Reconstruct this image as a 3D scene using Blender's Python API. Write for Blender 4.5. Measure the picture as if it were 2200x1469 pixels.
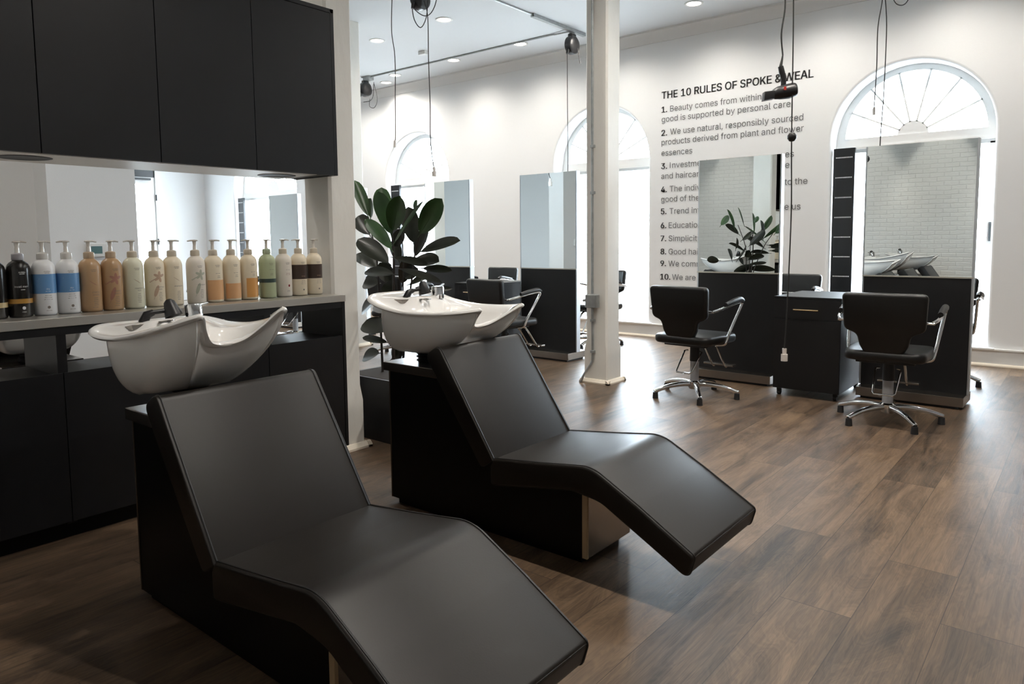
import bpy, bmesh, math, random, os
from mathutils import Vector, Matrix
random.seed(7)
C = bpy.context.scene.collection
for _o in list(bpy.data.objects): bpy.data.objects.remove(_o)
PI = math.pi
# ---------------------------------------------------------------- camera
HC = 1.22
YAW, PITCH, ROLL, FPX, SHY = .6853, .0854, -.0099, 1538.82, -88.26
cy_, sy_, cp_, sp_ = math.cos(YAW), math.sin(YAW), math.cos(PITCH), math.sin(PITCH)
fwd = Vector((-sy_*cp_, cy_*cp_, -sp_)); rgt = Vector((cy_, sy_, 0)); up = rgt.cross(fwd)
r2 = math.cos(ROLL)*rgt + math.sin(ROLL)*up; u2 = -math.sin(ROLL)*rgt + math.cos(ROLL)*up
cd = bpy.data.cameras.new('camera'); cam = bpy.data.objects.new('camera', cd); C.objects.link(cam)
mw = Matrix.Identity(4)
for i in range(3): mw[i][0], mw[i][1], mw[i][2] = r2[i], u2[i], -fwd[i]
mw[2][3] = HC
cam.matrix_world = mw
cd.sensor_width = 36; cd.lens = FPX/2200*36; cd.shift_y = SHY/2200; cd.clip_start = .05
bpy.context.scene.camera = cam
# ---------------------------------------------------------------- world, exposure
sc = bpy.context.scene
sc.view_settings.view_transform = 'Standard'; sc.view_settings.look = 'None'; sc.view_settings.gamma = 1
sc.view_settings.use_curve_mapping = False
sc.view_settings.exposure = 0.68
sc.cycles.max_bounces = 10; sc.cycles.diffuse_bounces = 6; sc.cycles.glossy_bounces = 5; sc.cycles.transparent_max_bounces = 12
sc.cycles.sample_clamp_indirect = 6; sc.cycles.caustics_reflective = False; sc.cycles.caustics_refractive = False
sc.cycles.use_denoising = True
WORLD = 15.0
SPOT = 56.0
wd = bpy.data.worlds.new('overcast_sky'); sc.world = wd; wd.use_nodes = True
wn = wd.node_tree.nodes; wl = wd.node_tree.links
bg = wn['Background']; bg.inputs['Color'].default_value = (.76, .89, 1, 1); bg.inputs['Strength'].default_value = WORLD
# layout numbers (metres, camera at x=0 y=0)
CEIL = 3.68; YW = 7.95
WINS = [(-12.8, 1.13), (-8.45, .743), (-5.03, .743), (-1.487, .743)]
LIGHT_XY = [(-5.79,5.93),(-7.0,5.99),(-5.77,7.27),(-6.97,7.31),(-8.24,7.38),(-8.72,7.62),(-3.42,7.26),(-4.6,7.27),
            (-2.25,7.27),(-1.1,7.27),(.1,7.27),(-4.6,4.59),(-2.25,4.59),(-1.1,4.59),(.1,4.59),(-4.6,1.91),(-2.25,1.91),(-1.1,1.91),(.1,1.91),(-5.8,-1.3),(-4.6,-1.3),(-3.42,-1.3),(-2.25,-1.3),(-1.1,-1.3),(-8.2,5.99),(-9.5,7.3),(-10.7,5.99),(-12.8,7.3),(-8.2,3.6),(-10.7,3.6),(-13,3.6),(-9.5,1.0),(-12.5,1.0),(-5.4,.2)]  # rear brick-wall row and last two far-left lamps are unseen, added to brighten
for wx, ww in WINS:      # sampling portals in the window openings
    ld = bpy.data.lights.new('window_portal', 'AREA'); ld.shape = 'RECTANGLE'; ld.size = ww*2-.09; ld.size_y = 2.0+ww; ld.energy = 1
    ld.cycles.is_portal = True
    lo = bpy.data.objects.new('window_portal', ld); C.objects.link(lo); lo.location = (wx, 8.245, .17+1.0+ww*.5); lo.rotation_euler = (-PI/2, 0, 0)
# ---------------------------------------------------------------- materials
def nt(name):
    m = bpy.data.materials.new(name); m.use_nodes = True
    return m, m.node_tree.nodes, m.node_tree.links, m.node_tree.nodes['Principled BSDF']
def mat(name, col, rough=.5, metal=0, spec=.5, bump=0, bscale=60, coat=0, var=0, vscale=8, stretch=None):
    m, n, l, b = nt(name)
    b.inputs['Base Color'].default_value = (*col, 1); b.inputs['Roughness'].default_value = rough
    b.inputs['Metallic'].default_value = metal; b.inputs['Specular IOR Level'].default_value = spec
    b.inputs['Coat Weight'].default_value = coat; b.inputs['Coat Roughness'].default_value = .08
    if bump or var or stretch:
        tc = n.new('ShaderNodeTexCoord'); mp = n.new('ShaderNodeMapping'); l.new(tc.outputs['Object'], mp.inputs['Vector'])
        if stretch: mp.inputs['Scale'].default_value = stretch
    if bump:
        t = n.new('ShaderNodeTexNoise'); t.inputs['Scale'].default_value = bscale; t.inputs['Detail'].default_value = 4
        l.new(mp.outputs['Vector'], t.inputs['Vector'])
        bp = n.new('ShaderNodeBump'); bp.inputs['Strength'].default_value = bump; bp.inputs['Distance'].default_value = .01
        l.new(t.outputs['Fac'], bp.inputs['Height']); l.new(bp.outputs['Normal'], b.inputs['Normal'])
    if var:
        t = n.new('ShaderNodeTexNoise'); t.inputs['Scale'].default_value = vscale; t.inputs['Detail'].default_value = 5
        l.new(mp.outputs['Vector'], t.inputs['Vector'])
        r = n.new('ShaderNodeMapRange'); r.inputs['From Min'].default_value = .3; r.inputs['From Max'].default_value = .7
        r.inputs['To Min'].default_value = 1-var; r.inputs['To Max'].default_value = 1+var
        l.new(t.outputs['Fac'], r.inputs['Value'])
        mx = n.new('ShaderNodeMix'); mx.data_type = 'RGBA'; mx.blend_type = 'MULTIPLY'; mx.inputs['Factor'].default_value = 1
        mx.inputs['A'].default_value = (*col, 1); l.new(r.outputs['Result'], mx.inputs['B']); l.new(mx.outputs['Result'], b.inputs['Base Color'])
    return m
def emis(name, col, s):
    m, n, l, b = nt(name); b.inputs['Base Color'].default_value = (*col, 1)
    b.inputs['Emission Color'].default_value = (*col, 1); b.inputs['Emission Strength'].default_value = s
    return m
WALL = mat('wall_paint', (.81, .815, .815), .6, bump=.05, bscale=90)
CEILM = mat('ceiling_paint', (.74, .755, .77), .7)
TRIM = mat('trim_paint', (.80, .80, .79), .4)
CREAMTRIM = mat('cream_trim', (.78, .70, .58), .5)
COLM = mat('painted_timber', (.78, .755, .70), .5, bump=.18, bscale=26, var=.03, vscale=5, stretch=(1, 1, .5))
LAM = mat('black_laminate', (.0042, .0045, .0056), .42, spec=.46, var=.25, vscale=3)
LAMLOW = mat('black_laminate_base', (.0022, .0022, .0022), .42, spec=.2)
STEEL = mat('brushed_steel', (.64, .61, .56), .42, metal=1, bump=.02, bscale=40, stretch=(1, 1, 30))
STEELD = mat('dull_steel', (.33, .30, .27), .27, metal=1, bump=.06, bscale=30, stretch=(1, 1, 25))
ALU = mat('aluminium_edge', (.62, .66, .70), .35, metal=1)
CHROME = mat('chrome', (.80, .80, .80), .08, metal=1)
VINYL = mat('charcoal_vinyl', (.0088, .0067, .0050), .40, spec=.30, bump=.025, bscale=220)
VINYLS = mat('black_vinyl_side', (.012, .0115, .011), .45, spec=.4, bump=.05, bscale=220)
VINYLK = mat('black_chair_vinyl', (.0055, .0052, .005), .36, spec=.42, bump=.05, bscale=200)
PORC = mat('white_porcelain', (.86, .84, .81), .10, spec=.6, coat=.3)
MIRROR = mat('silvered_mirror', (.88, .94, .945), .0, metal=1)
BACKMIRROR = mat('splash_mirror', (.86, .87, .86), .0, metal=1)
PLY = mat('plywood_edge', (.42, .30, .17), .6)
BLACKP = mat('black_plastic', (.012, .012, .013), .35)
RUBBER = mat('black_rubber', (.014, .014, .015), .6)
GREYP = mat('grey_pump_column', (.40, .41, .43), .35)
CORD = mat('black_cord', (.018, .018, .017), .5)
PLUGM = mat('clear_plug', (.75, .70, .66), .2, spec=.7)
REDM = mat('red_mark', (.5, .03, .02), .4)
GALV = mat('galvanised_steel', (.40, .42, .42), .42, metal=.7, var=.15, vscale=20)
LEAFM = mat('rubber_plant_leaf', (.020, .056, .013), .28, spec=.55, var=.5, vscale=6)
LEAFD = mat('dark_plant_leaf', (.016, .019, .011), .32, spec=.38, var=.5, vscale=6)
STEMM = mat('plant_stem', (.018, .013, .010), .6)
SOIL = mat('potting_soil', (.02, .015, .011), .9)
BRASS = mat('brass_handle', (.72, .58, .36), .25, metal=1)
TXT1 = mat('dark_lettering', (.03, .03, .03), .6)
TXT2 = mat('grey_lettering', (.13, .13, .13), .6)
LAMPM = emis('downlight_glow', (1, .93, .82), 9)
SMOOTH = mat('smooth_white_plastic', (.78, .78, .76), .35)
GLASSM, n_, l_, b_ = nt('window_glass')
tr = n_.new('ShaderNodeBsdfTransparent'); gl = n_.new('ShaderNodeBsdfGlossy'); gl.inputs['Roughness'].default_value = .02
mxs = n_.new('ShaderNodeMixShader'); mxs.inputs['Fac'].default_value = .05
l_.new(tr.outputs[0], mxs.inputs[1]); l_.new(gl.outputs[0], mxs.inputs[2]); l_.new(mxs.outputs[0], n_['Material Output'].inputs['Surface'])
# painted brick
BRICK, n_, l_, b_ = nt('painted_brick')
tc = n_.new('ShaderNodeTexCoord'); sx = n_.new('ShaderNodeSeparateXYZ'); cb = n_.new('ShaderNodeCombineXYZ')
l_.new(tc.outputs['Object'], sx.inputs[0]); l_.new(sx.outputs['X'], cb.inputs['X']); l_.new(sx.outputs['Z'], cb.inputs['Y'])
nz = n_.new('ShaderNodeTexNoise'); nz.inputs['Scale'].default_value = 5; l_.new(tc.outputs['Object'], nz.inputs['Vector'])
va = n_.new('ShaderNodeVectorMath'); va.operation = 'MULTIPLY_ADD'; va.inputs[1].default_value = (.02, .035, 0)
l_.new(nz.outputs['Color'], va.inputs[0]); l_.new(cb.outputs[0], va.inputs[2])
br = n_.new('ShaderNodeTexBrick'); br.inputs['Scale'].default_value = 1; br.inputs['Mortar Size'].default_value = .007
br.inputs['Mortar Smooth'].default_value = .6; br.inputs['Brick Width'].default_value = .21; br.inputs['Row Height'].default_value = .073
br.inputs['Color1'].default_value = (.80, .79, .76, 1); br.inputs['Color2'].default_value = (.79, .78, .75, 1); br.inputs['Mortar'].default_value = (.785, .775, .745, 1)
l_.new(va.outputs[0], br.inputs['Vector']); l_.new(br.outputs['Color'], b_.inputs['Base Color'])
n2 = n_.new('ShaderNodeTexNoise'); n2.inputs['Scale'].default_value = 14; n2.inputs['Detail'].default_value = 5; l_.new(tc.outputs['Object'], n2.inputs['Vector'])
ad = n_.new('ShaderNodeMath'); ad.operation = 'MULTIPLY_ADD'; ad.inputs[1].default_value = -1.2; l_.new(br.outputs['Fac'], ad.inputs[0]); l_.new(n2.outputs['Fac'], ad.inputs[2])
bp = n_.new('ShaderNodeBump'); bp.inputs['Strength'].default_value = .4; bp.inputs['Distance'].default_value = .012
l_.new(ad.outputs[0], bp.inputs['Height']); l_.new(bp.outputs[0], b_.inputs['Normal']); b_.inputs['Roughness'].default_value = .55
# oak plank floor
def floor_mat():
    m, n, l, b = nt('oak_plank_floor')
    W_, L_ = .2275, 1.52
    def mth(op, a, bb=None, cc=None):
        k = n.new('ShaderNodeMath'); k.operation = op
        for i, v in enumerate((a, bb, cc)):
            if v is None: continue
            if isinstance(v, (int, float)): k.inputs[i].default_value = v
            else: l.new(v, k.inputs[i])
        return k.outputs[0]
    tc = n.new('ShaderNodeTexCoord'); s = n.new('ShaderNodeSeparateXYZ'); l.new(tc.outputs['Object'], s.inputs[0])
    X = mth('DIVIDE', mth('ADD', s.outputs['X'], .333+W_*100), W_); ix = mth('FLOOR', X); fx = mth('FRACT', X)
    wn1 = n.new('ShaderNodeTexWhiteNoise'); wn1.noise_dimensions = '1D'; l.new(ix, wn1.inputs['W'])
    Y = mth('ADD', mth('DIVIDE', s.outputs['Y'], L_), mth('ADD', wn1.outputs['Value'], 50)); iy = mth('FLOOR', Y); fy = mth('FRACT', Y)
    cid = n.new('ShaderNodeCombineXYZ'); l.new(ix, cid.inputs['X']); l.new(iy, cid.inputs['Y'])
    wn2 = n.new('ShaderNodeTexWhiteNoise'); wn2.noise_dimensions = '2D'; l.new(cid.outputs[0], wn2.inputs['Vector'])
    rc = n.new('ShaderNodeSeparateColor'); l.new(wn2.outputs['Color'], rc.inputs[0])
    def grain(sx_, sy_, det, rough, off, dist=0):
        c = n.new('ShaderNodeCombineXYZ')
        l.new(mth('MULTIPLY_ADD', s.outputs['X'], sx_, mth('MULTIPLY', rc.outputs['Red'], 37+off)), c.inputs['X'])
        l.new(mth('MULTIPLY_ADD', s.outputs['Y'], sy_, mth('MULTIPLY', rc.outputs['Green'], 53)), c.inputs['Y'])
        t = n.new('ShaderNodeTexNoise'); t.inputs['Scale'].default_value = 1; t.inputs['Detail'].default_value = det
        t.inputs['Roughness'].default_value = rough; t.inputs['Distortion'].default_value = dist
        l.new(c.outputs[0], t.inputs['Vector']); return t.outputs['Fac']
    g1 = grain(55, 3.2, 5, .65, 0, .6); g2 = grain(7, 1.6, 4, .55, 9, 1.2); g3 = grain(360, 5, 4, .65, 4); g4 = grain(9, 1.1, 3, .5, 21, .8); g5 = grain(110, 2.2, 3, .6, 17)
    # cathedral rings
    cw = n.new('ShaderNodeCombineXYZ'); l.new(mth('MULTIPLY', g2, 1), cw.inputs['X'])
    ring = mth('SINE', mth('MULTIPLY', g2, 95))
    ramp = n.new('ShaderNodeValToRGB'); e = ramp.color_ramp.elements
    e[0].position = .33; e[0].color = (.030, .021, .015, 1); e[1].position = .66; e[1].color = (.225, .150, .092, 1)
    e2 = e.new(.5); e2.color = (.118, .077, .048, 1)
    v = mth('ADD', mth('MULTIPLY', g2, .40), mth('ADD', mth('MULTIPLY', g1, .22), mth('ADD', mth('MULTIPLY', g3, .20), mth('MULTIPLY', g5, .18))))
    v = mth('ADD', v, mth('MULTIPLY', mth('SUBTRACT', rc.outputs['Blue'], .5), .10))
    v = mth('ADD', v, mth('MULTIPLY', ring, .020))
    dk = n.new('ShaderNodeMapRange'); dk.inputs['From Min'].default_value = .56; dk.inputs['From Max'].default_value = .74; dk.inputs['To Max'].default_value = .14
    l.new(g4, dk.inputs['Value']); v = mth('SUBTRACT', v, dk.outputs['Result'])
    l.new(v, ramp.inputs['Fac'])
    seam = mth('MAXIMUM', mth('LESS_THAN', fx, .010), mth('LESS_THAN', fy, .002))
    mx = n.new('ShaderNodeMix'); mx.data_type = 'RGBA'; l.new(mth('MULTIPLY', seam, .85), mx.inputs['Factor'])
    l.new(ramp.outputs['Color'], mx.inputs['A']); mx.inputs['B'].default_value = (.02, .014, .01, 1)
    l.new(mx.outputs['Result'], b.inputs['Base Color'])
    rr = mth('MULTIPLY_ADD', g1, .16, .33); l.new(rr, b.inputs['Roughness']); b.inputs['Specular IOR Level'].default_value = .42
    bp = n.new('ShaderNodeBump'); bp.inputs['Strength'].default_value = .22; bp.inputs['Distance'].default_value = .004
    l.new(mth('SUBTRACT', mth('ADD', g3, mth('MULTIPLY', g1, .6)), mth('MULTIPLY', seam, 2.5)), bp.inputs['Height']); l.new(bp.outputs[0], b.inputs['Normal'])
    return m
FLOORM = floor_mat()
# ---------------------------------------------------------------- mesh helpers
def T(x, y, z): return Matrix.Translation((x, y, z))
def RZ(a): return Matrix.Rotation(a, 4, 'Z')
class M:
    def __init__(s): s.bm = bmesh.new(); s.wn = False
    def add(s, o, mx=None):
        if mx is not None: bmesh.ops.transform(o, matrix=mx, verts=o.verts)
        me = bpy.data.meshes.new('t'); o.to_mesh(me); o.free(); s.bm.from_mesh(me); bpy.data.meshes.remove(me); return s
    def box(s, x0, x1, y0, y1, z0, z1, bev=0, seg=2, mx=None):
        o = bmesh.new(); bmesh.ops.create_cube(o, size=1)
        for v in o.verts: v.co = Vector((x0+(v.co.x+.5)*(x1-x0), y0+(v.co.y+.5)*(y1-y0), z0+(v.co.z+.5)*(z1-z0)))
        if bev: s.wn = True
        if bev: bmesh.ops.bevel(o, geom=o.edges[:], offset=bev, segments=seg, profile=.5, affect='EDGES')
        return s.add(o, mx)
    def tube(s, pts, r, n=10, closed=False, smooth=0, caps=True):
        P = [Vector(p) for p in pts]
        rs = list(r) if isinstance(r, (list, tuple)) else [r]*len(P)
        if smooth:
            Q, R_ = [], []; N = len(P); rng = N if closed else N-1
            for i in range(rng):
                g = (lambda k: P[k % N]) if closed else (lambda k: P[min(max(k, 0), N-1)])
                a, b, c, d = g(i-1), g(i), g(i+1), g(i+2)
                for k in range(smooth):
                    t = k/smooth
                    Q.append(.5*((2*b)+(c-a)*t+(2*a-5*b+4*c-d)*t*t+(3*b-a-3*c+d)*t**3)); R_.append(rs[i]*(1-t)+rs[(i+1) % N]*t)
            if not closed: Q.append(P[-1]); R_.append(rs[-1])
            P, rs = Q, R_
        o = bmesh.new(); N = len(P); prev = None; rings = []
        for i in range(N):
            if closed: d = P[(i+1) % N]-P[i-1]
            else: d = P[min(i+1, N-1)]-P[max(i-1, 0)]
            d = d.normalized() if d.length > 1e-9 else Vector((0, 0, 1))
            if prev is None:
                u = d.orthogonal().normalized()
            else:
                u = prev-d*prev.dot(d); u = u.normalized() if u.length > 1e-6 else d.orthogonal().normalized()
            prev = u; w = d.cross(u)
            rings.append([o.verts.new(P[i]+(u*math.cos(2*PI*k/n)+w*math.sin(2*PI*k/n))*rs[i]) for k in range(n)])
        for i in range(N if closed else N-1):
            a, b = rings[i], rings[(i+1) % N]
            for k in range(n): o.faces.new((a[k], a[(k+1) % n], b[(k+1) % n], b[k]))
        if not closed and caps:
            o.faces.new(rings[0][::-1]); o.faces.new(rings[-1])
        bmesh.ops.recalc_face_normals(o, faces=o.faces[:])
        return s.add(o)
    def cyl(s, a, b, r, r1=None, n=20): return s.tube([a, b], [r, r if r1 is None else r1], n)
    def lathe(s, prof, n=28, mx=None, cap=True):
        o = bmesh.new(); rings = []
        for r, z in prof: rings.append([o.verts.new((r*math.cos(2*PI*k/n), r*math.sin(2*PI*k/n), z)) for k in range(n)])
        for a, b in zip(rings, rings[1:]):
            for k in range(n): o.faces.new((a[k], a[(k+1) % n], b[(k+1) % n], b[k]))
        if cap:
            o.faces.new(rings[0][::-1]); o.faces.new(rings[-1])
        bmesh.ops.recalc_face_normals(o, faces=o.faces[:])
        return s.add(o, mx)
    def prism(s, poly, axis, a0, a1, bev=0, seg=3, mx=None):
        o = bmesh.new()
        def pt(p, a): return {'x': (a, p[0], p[1]), 'y': (p[0], a, p[1]), 'z': (p[0], p[1], a)}[axis]
        A = [o.verts.new(pt(p, a0)) for p in poly]; B = [o.verts.new(pt(p, a1)) for p in poly]
        fa = o.faces.new(A); fb = o.faces.new(B[::-1]); N = len(poly)
        for i in range(N): o.faces.new((A[i], B[i], B[(i+1) % N], A[(i+1) % N]))
        bmesh.ops.recalc_face_normals(o, faces=o.faces[:])
        if bev:
            ed = list(fa.edges)+list(fb.edges)
            bmesh.ops.bevel(o, geom=ed, offset=bev, segments=seg, profile=.5, affect='EDGES', clamp_overlap=True)
        return s.add(o, mx)
    def build(s, name, m, parent=None, sharp=38):
        bmesh.ops.triangulate(s.bm, faces=[f for f in s.bm.faces if len(f.verts) > 4 and len(f.verts) > 40])
        me = bpy.data.meshes.new(name); s.bm.to_mesh(me); s.bm.free(); me.materials.append(m)
        for p in me.polygons: p.use_smooth = True
        me.set_sharp_from_angle(angle=math.radians(sharp))
        o = bpy.data.objects.new(name, me); C.objects.link(o)
        if s.wn:
            wm = o.modifiers.new('face_normals', 'WEIGHTED_NORMAL'); wm.keep_sharp = True; wm.weight = 90
        if parent: o.parent = parent
        return o
def fillet(poly, rad, n=6):
    out = []; N = len(poly)
    for i in range(N):
        p = Vector(poly[i]); a = Vector(poly[i-1])-p; b = Vector(poly[(i+1) % N])-p
        r = rad[i] if isinstance(rad, (list, tuple)) else rad
        if r <= 0: out.append(tuple(p)); continue
        ang = a.angle(b); d = min(r/math.tan(ang/2), a.length*.48, b.length*.48)
        s_, e_ = p+a.normalized()*d, p+b.normalized()*d
        for k in range(n+1):
            t = k/n; out.append(tuple((1-t)**2*s_+2*t*(1-t)*p+t*t*e_))
    return out
def tag(o, label, cat, group=None, kind=None):
    if label: o['label'] = label
    if cat: o['category'] = cat
    if group: o['group'] = group
    if kind: o['kind'] = kind
    return o
def thing(name, label, cat, loc=(0, 0, 0), rz=0, group=None):
    o = bpy.data.objects.new(name, None); o.empty_display_size = .1; C.objects.link(o); o.location = loc; o.rotation_euler = (0, 0, rz)
    return tag(o, label, cat, group)
def struct(o, label=None): o['kind'] = 'structure'; return tag(o, label, None)
def copy_tree(o, parent=None):
    c = o.copy(); C.objects.link(c); c.parent = parent
    for ch in list(o.children):
        if ch.type == 'LIGHT': pass
        copy_tree(ch, c)
    return c
def dup(o, loc, rz, label):
    c = copy_tree(o); c.location = loc; c.rotation_euler = (0, 0, rz); c['label'] = label; return c
FONT = None
try:
    fp = os.path.join(bpy.utils.system_resource('DATAFILES'), 'fonts', 'Inter.woff2')
    if os.path.exists(fp): FONT = bpy.data.fonts.load(fp)
except Exception: FONT = None
def raw_text(s, size=1, ext=.0, offset=0):
    cu = bpy.data.curves.new('t', 'FONT'); cu.body = s; cu.size = size; cu.extrude = ext; cu.offset = offset; cu.resolution_u = 3
    if FONT: cu.font = FONT
    ob = bpy.data.objects.new('t', cu); me = bpy.data.meshes.new_from_object(ob)
    bpy.data.objects.remove(ob); bpy.data.curves.remove(cu); return me
def xr(me): xs = [v.co.x for v in me.vertices]; return min(xs), max(xs)
def text_mesh(s, size=1, ext=.0, offset=0):
    """text as a flat mesh; the capitals K and R of this font fill wrongly, so they are rebuilt from clean strokes"""
    me = raw_text(s, size, ext, offset)
    if not FONT or not any(c in 'KRIP' for c in s): return me
    bm = bmesh.new(); bm.from_mesh(me)
    h = max(v.co.y for v in raw_text('H', size).vertices); st = .125*h
    for i, c in enumerate(s):
        if c not in 'KRIP': continue
        x1 = xr(raw_text(s[:i+1], size))[1]; a, b = xr(raw_text(c, size)); x0 = x1-(b-a); w = x1-x0
        bmesh.ops.delete(bm, geom=[f for f in bm.faces if x0-.002*size < f.calc_center_median().x < x1+.002*size], context='FACES')
        def quad(*p): bm.faces.new([bm.verts.new((x0+q[0], q[1], 0)) for q in p])
        if c == 'K':
            quad((0, 0), (st, 0), (st, h), (0, h)); d = st*1.35
            quad((st*.9, h*.30), (st*.9, h*.30+d*.95), (w-d*1.02, h), (w-.02*w, h)); quad((st+w*.17, h*.50), (st+w*.17+d*.55, h*.50+d*.62), (w, 0), (w-d, 0))
        elif c == 'I': quad((w/2-st/2, 0), (w/2+st/2, 0), (w/2+st/2, h), (w/2-st/2, h))
        else:
            quad((0, 0), (st, 0), (st, h), (0, h)); r = h*.29; wb = w*(.96 if c == 'R' else 1)
            po = [(st*.5, h)]+[(wb-r+r*math.sin(PI*k/12), h-r+r*math.cos(PI*k/12)) for k in range(13)]+[(st*.5, h-2*r)]
            pi_ = [(st*.5, h-st)]+[(wb-r+(r-st)*math.sin(PI*k/12), h-r+(r-st)*math.cos(PI*k/12)) for k in range(13)]+[(st*.5, h-2*r+st)]
            for k in range(len(po)-1): quad(po[k], po[k+1], pi_[k+1], pi_[k])
            if c == 'R': quad((w*.46, h*.46), (w*.46+st*1.15, h*.46), (w, 0), (w-st*1.22, 0))
    bm.to_mesh(me); bm.free(); return me
# ---------------------------------------------------------------- room shell
o = M().box(-15.4, 4.7, -1.9, 8.25, -.12, 0).build('floor', FLOORM); struct(o)
o = M().box(-15.4, 4.7, -1.9, 8.25, CEIL, CEIL+.1).build('ceiling', CEILM); struct(o)
def arch_pts(cx, w, z0, zs, n=28):
    p = [(cx-w, z0), (cx+w, z0), (cx+w, zs)]
    p += [(cx+w*math.cos(PI*k/n), zs+w*math.sin(PI*k/n)) for k in range(1, n)]
    return p+[(cx-w, zs)]
cu = bpy.data.curves.new('w', 'CURVE'); cu.dimensions = '2D'; cu.fill_mode = 'BOTH'; cu.extrude = .12; cu.bevel_depth = .03; cu.bevel_resolution = 4
for pl in [[(-15.4, -.05), (4.7, -.05), (4.7, CEIL+.05), (-15.4, CEIL+.05)]]+[arch_pts(x, w_, .135, 2.2) for x, w_ in WINS]:
    sp = cu.splines.new('POLY'); sp.points.add(len(pl)-1); sp.use_cyclic_u = True
    for q, p in zip(sp.points, pl): q.co = (p[0], p[1], 0, 1)
ob = bpy.data.objects.new('w', cu); me = bpy.data.meshes.new_from_object(ob); bpy.data.objects.remove(ob)
me.transform(Matrix(((1, 0, 0, 0), (0, 0, -1, YW+.15), (0, 1, 0, 0), (0, 0, 0, 1))))
me.materials.clear(); me.materials.append(WALL)
for p in me.polygons: p.use_smooth = True
me.set_sharp_from_angle(angle=math.radians(30))
o = bpy.data.objects.new('wall_back', me); C.objects.link(o); struct(o)
struct(M().box(-6.6, 4.7, -1.9, -1.75, 0, CEIL).build('wall_front', BRICK))
struct(M().box(-15.4, -6.6, -1.9, -1.75, 0, CEIL).build('wall_front_smooth', WALL))
m = M(); m.box(-15.25, -15.1, -1.9, 6.12, 0, CEIL); m.box(-15.25, -15.1, 7.0, 8.0, 0, CEIL); m.box(-15.25, -15.1, 6.12, 7.0, 2.72, CEIL)
struct(m.build('wall_left', WALL))
struct(M().box(-6.78, -6.5, 2.12, 2.8, 0, CEIL).box(-6.93, -6.78, -1.75, 2.5, 0, CEIL).build('wall_partition', WALL))
struct(M().box(4.55, 4.7, -1.9, 8.25, 0, CEIL).build('wall_right', WALL))
# glazed door in the far left wall
d = M(); d.box(-15.2, -15.09, 6.12, 6.22, .0, 2.72); d.box(-15.2, -15.09, 6.9, 7.0, 0, 2.72); d.box(-15.2, -15.12, 6.22, 6.9, 2.42, 2.56); d.box(-15.2, -15.12, 6.22, 6.9, 0, .3); d.box(-15.2, -15.12, 6.80, 6.9, .3, 2.42); d.box(-15.2, -15.12, 6.22, 6.32, .3, 2.42)
d = struct(d.build('door_1', TRIM)); M().box(-15.17, -15.155, 6.3, 6.82, .3, 2.42).build('pane', GLASSM, d); M().box(-15.2, -15.12, 6.22, 6.9, 2.56, 2.72).box(-15.12, -15.05, 6.25, 6.8, 2.50, 2.54).build('door_closer', BLACKP, d)
m = M()
for z in (2.15, 1.25, .4): m.cyl((-15.085, 6.905, z-.06), (-15.085, 6.905, z+.06), .014)
m.build('hinge', BLACKP, d)
# crown moulding and skirting on the window wall
prof = [(YW, CEIL-.125), (YW-.012, CEIL-.125), (YW-.018, CEIL-.105), (YW-.05, CEIL-.07), (YW-.085, CEIL-.03), (YW-.105, CEIL-.022), (YW-.12, CEIL-.02), (YW-.12, CEIL), (YW, CEIL)]
struct(M().prism(prof, 'x', -15.1, 4.55).build('trim_1', TRIM))
prof = [(YW-.002, 0), (YW-.022, 0), (YW-.022, .145), (YW-.034, .15), (YW-.034, .163), (YW-.018, .168), (YW-.002, .168)]
bb = struct(M().prism(prof, 'x', -15.1, 4.55).build('baseboard_back', TRIM))
q = [(YW-.022, .0), (YW-.045, .0), (YW-.045, .008), (YW-.04, .018), (YW-.03, .024), (YW-.022, .026)]
M().prism(q, 'x', -15.1, 4.55).build('quarter_round', CREAMTRIM, bb)
struct(M().box(-6.5, -6.482, 2.1, 2.82, 0, .14).box(-6.8, -6.482, 2.8, 2.818, 0, .14).box(-6.78, -6.762, -1.75, 2.12, 0, .14).build('baseboard_partition', TRIM))
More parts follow.
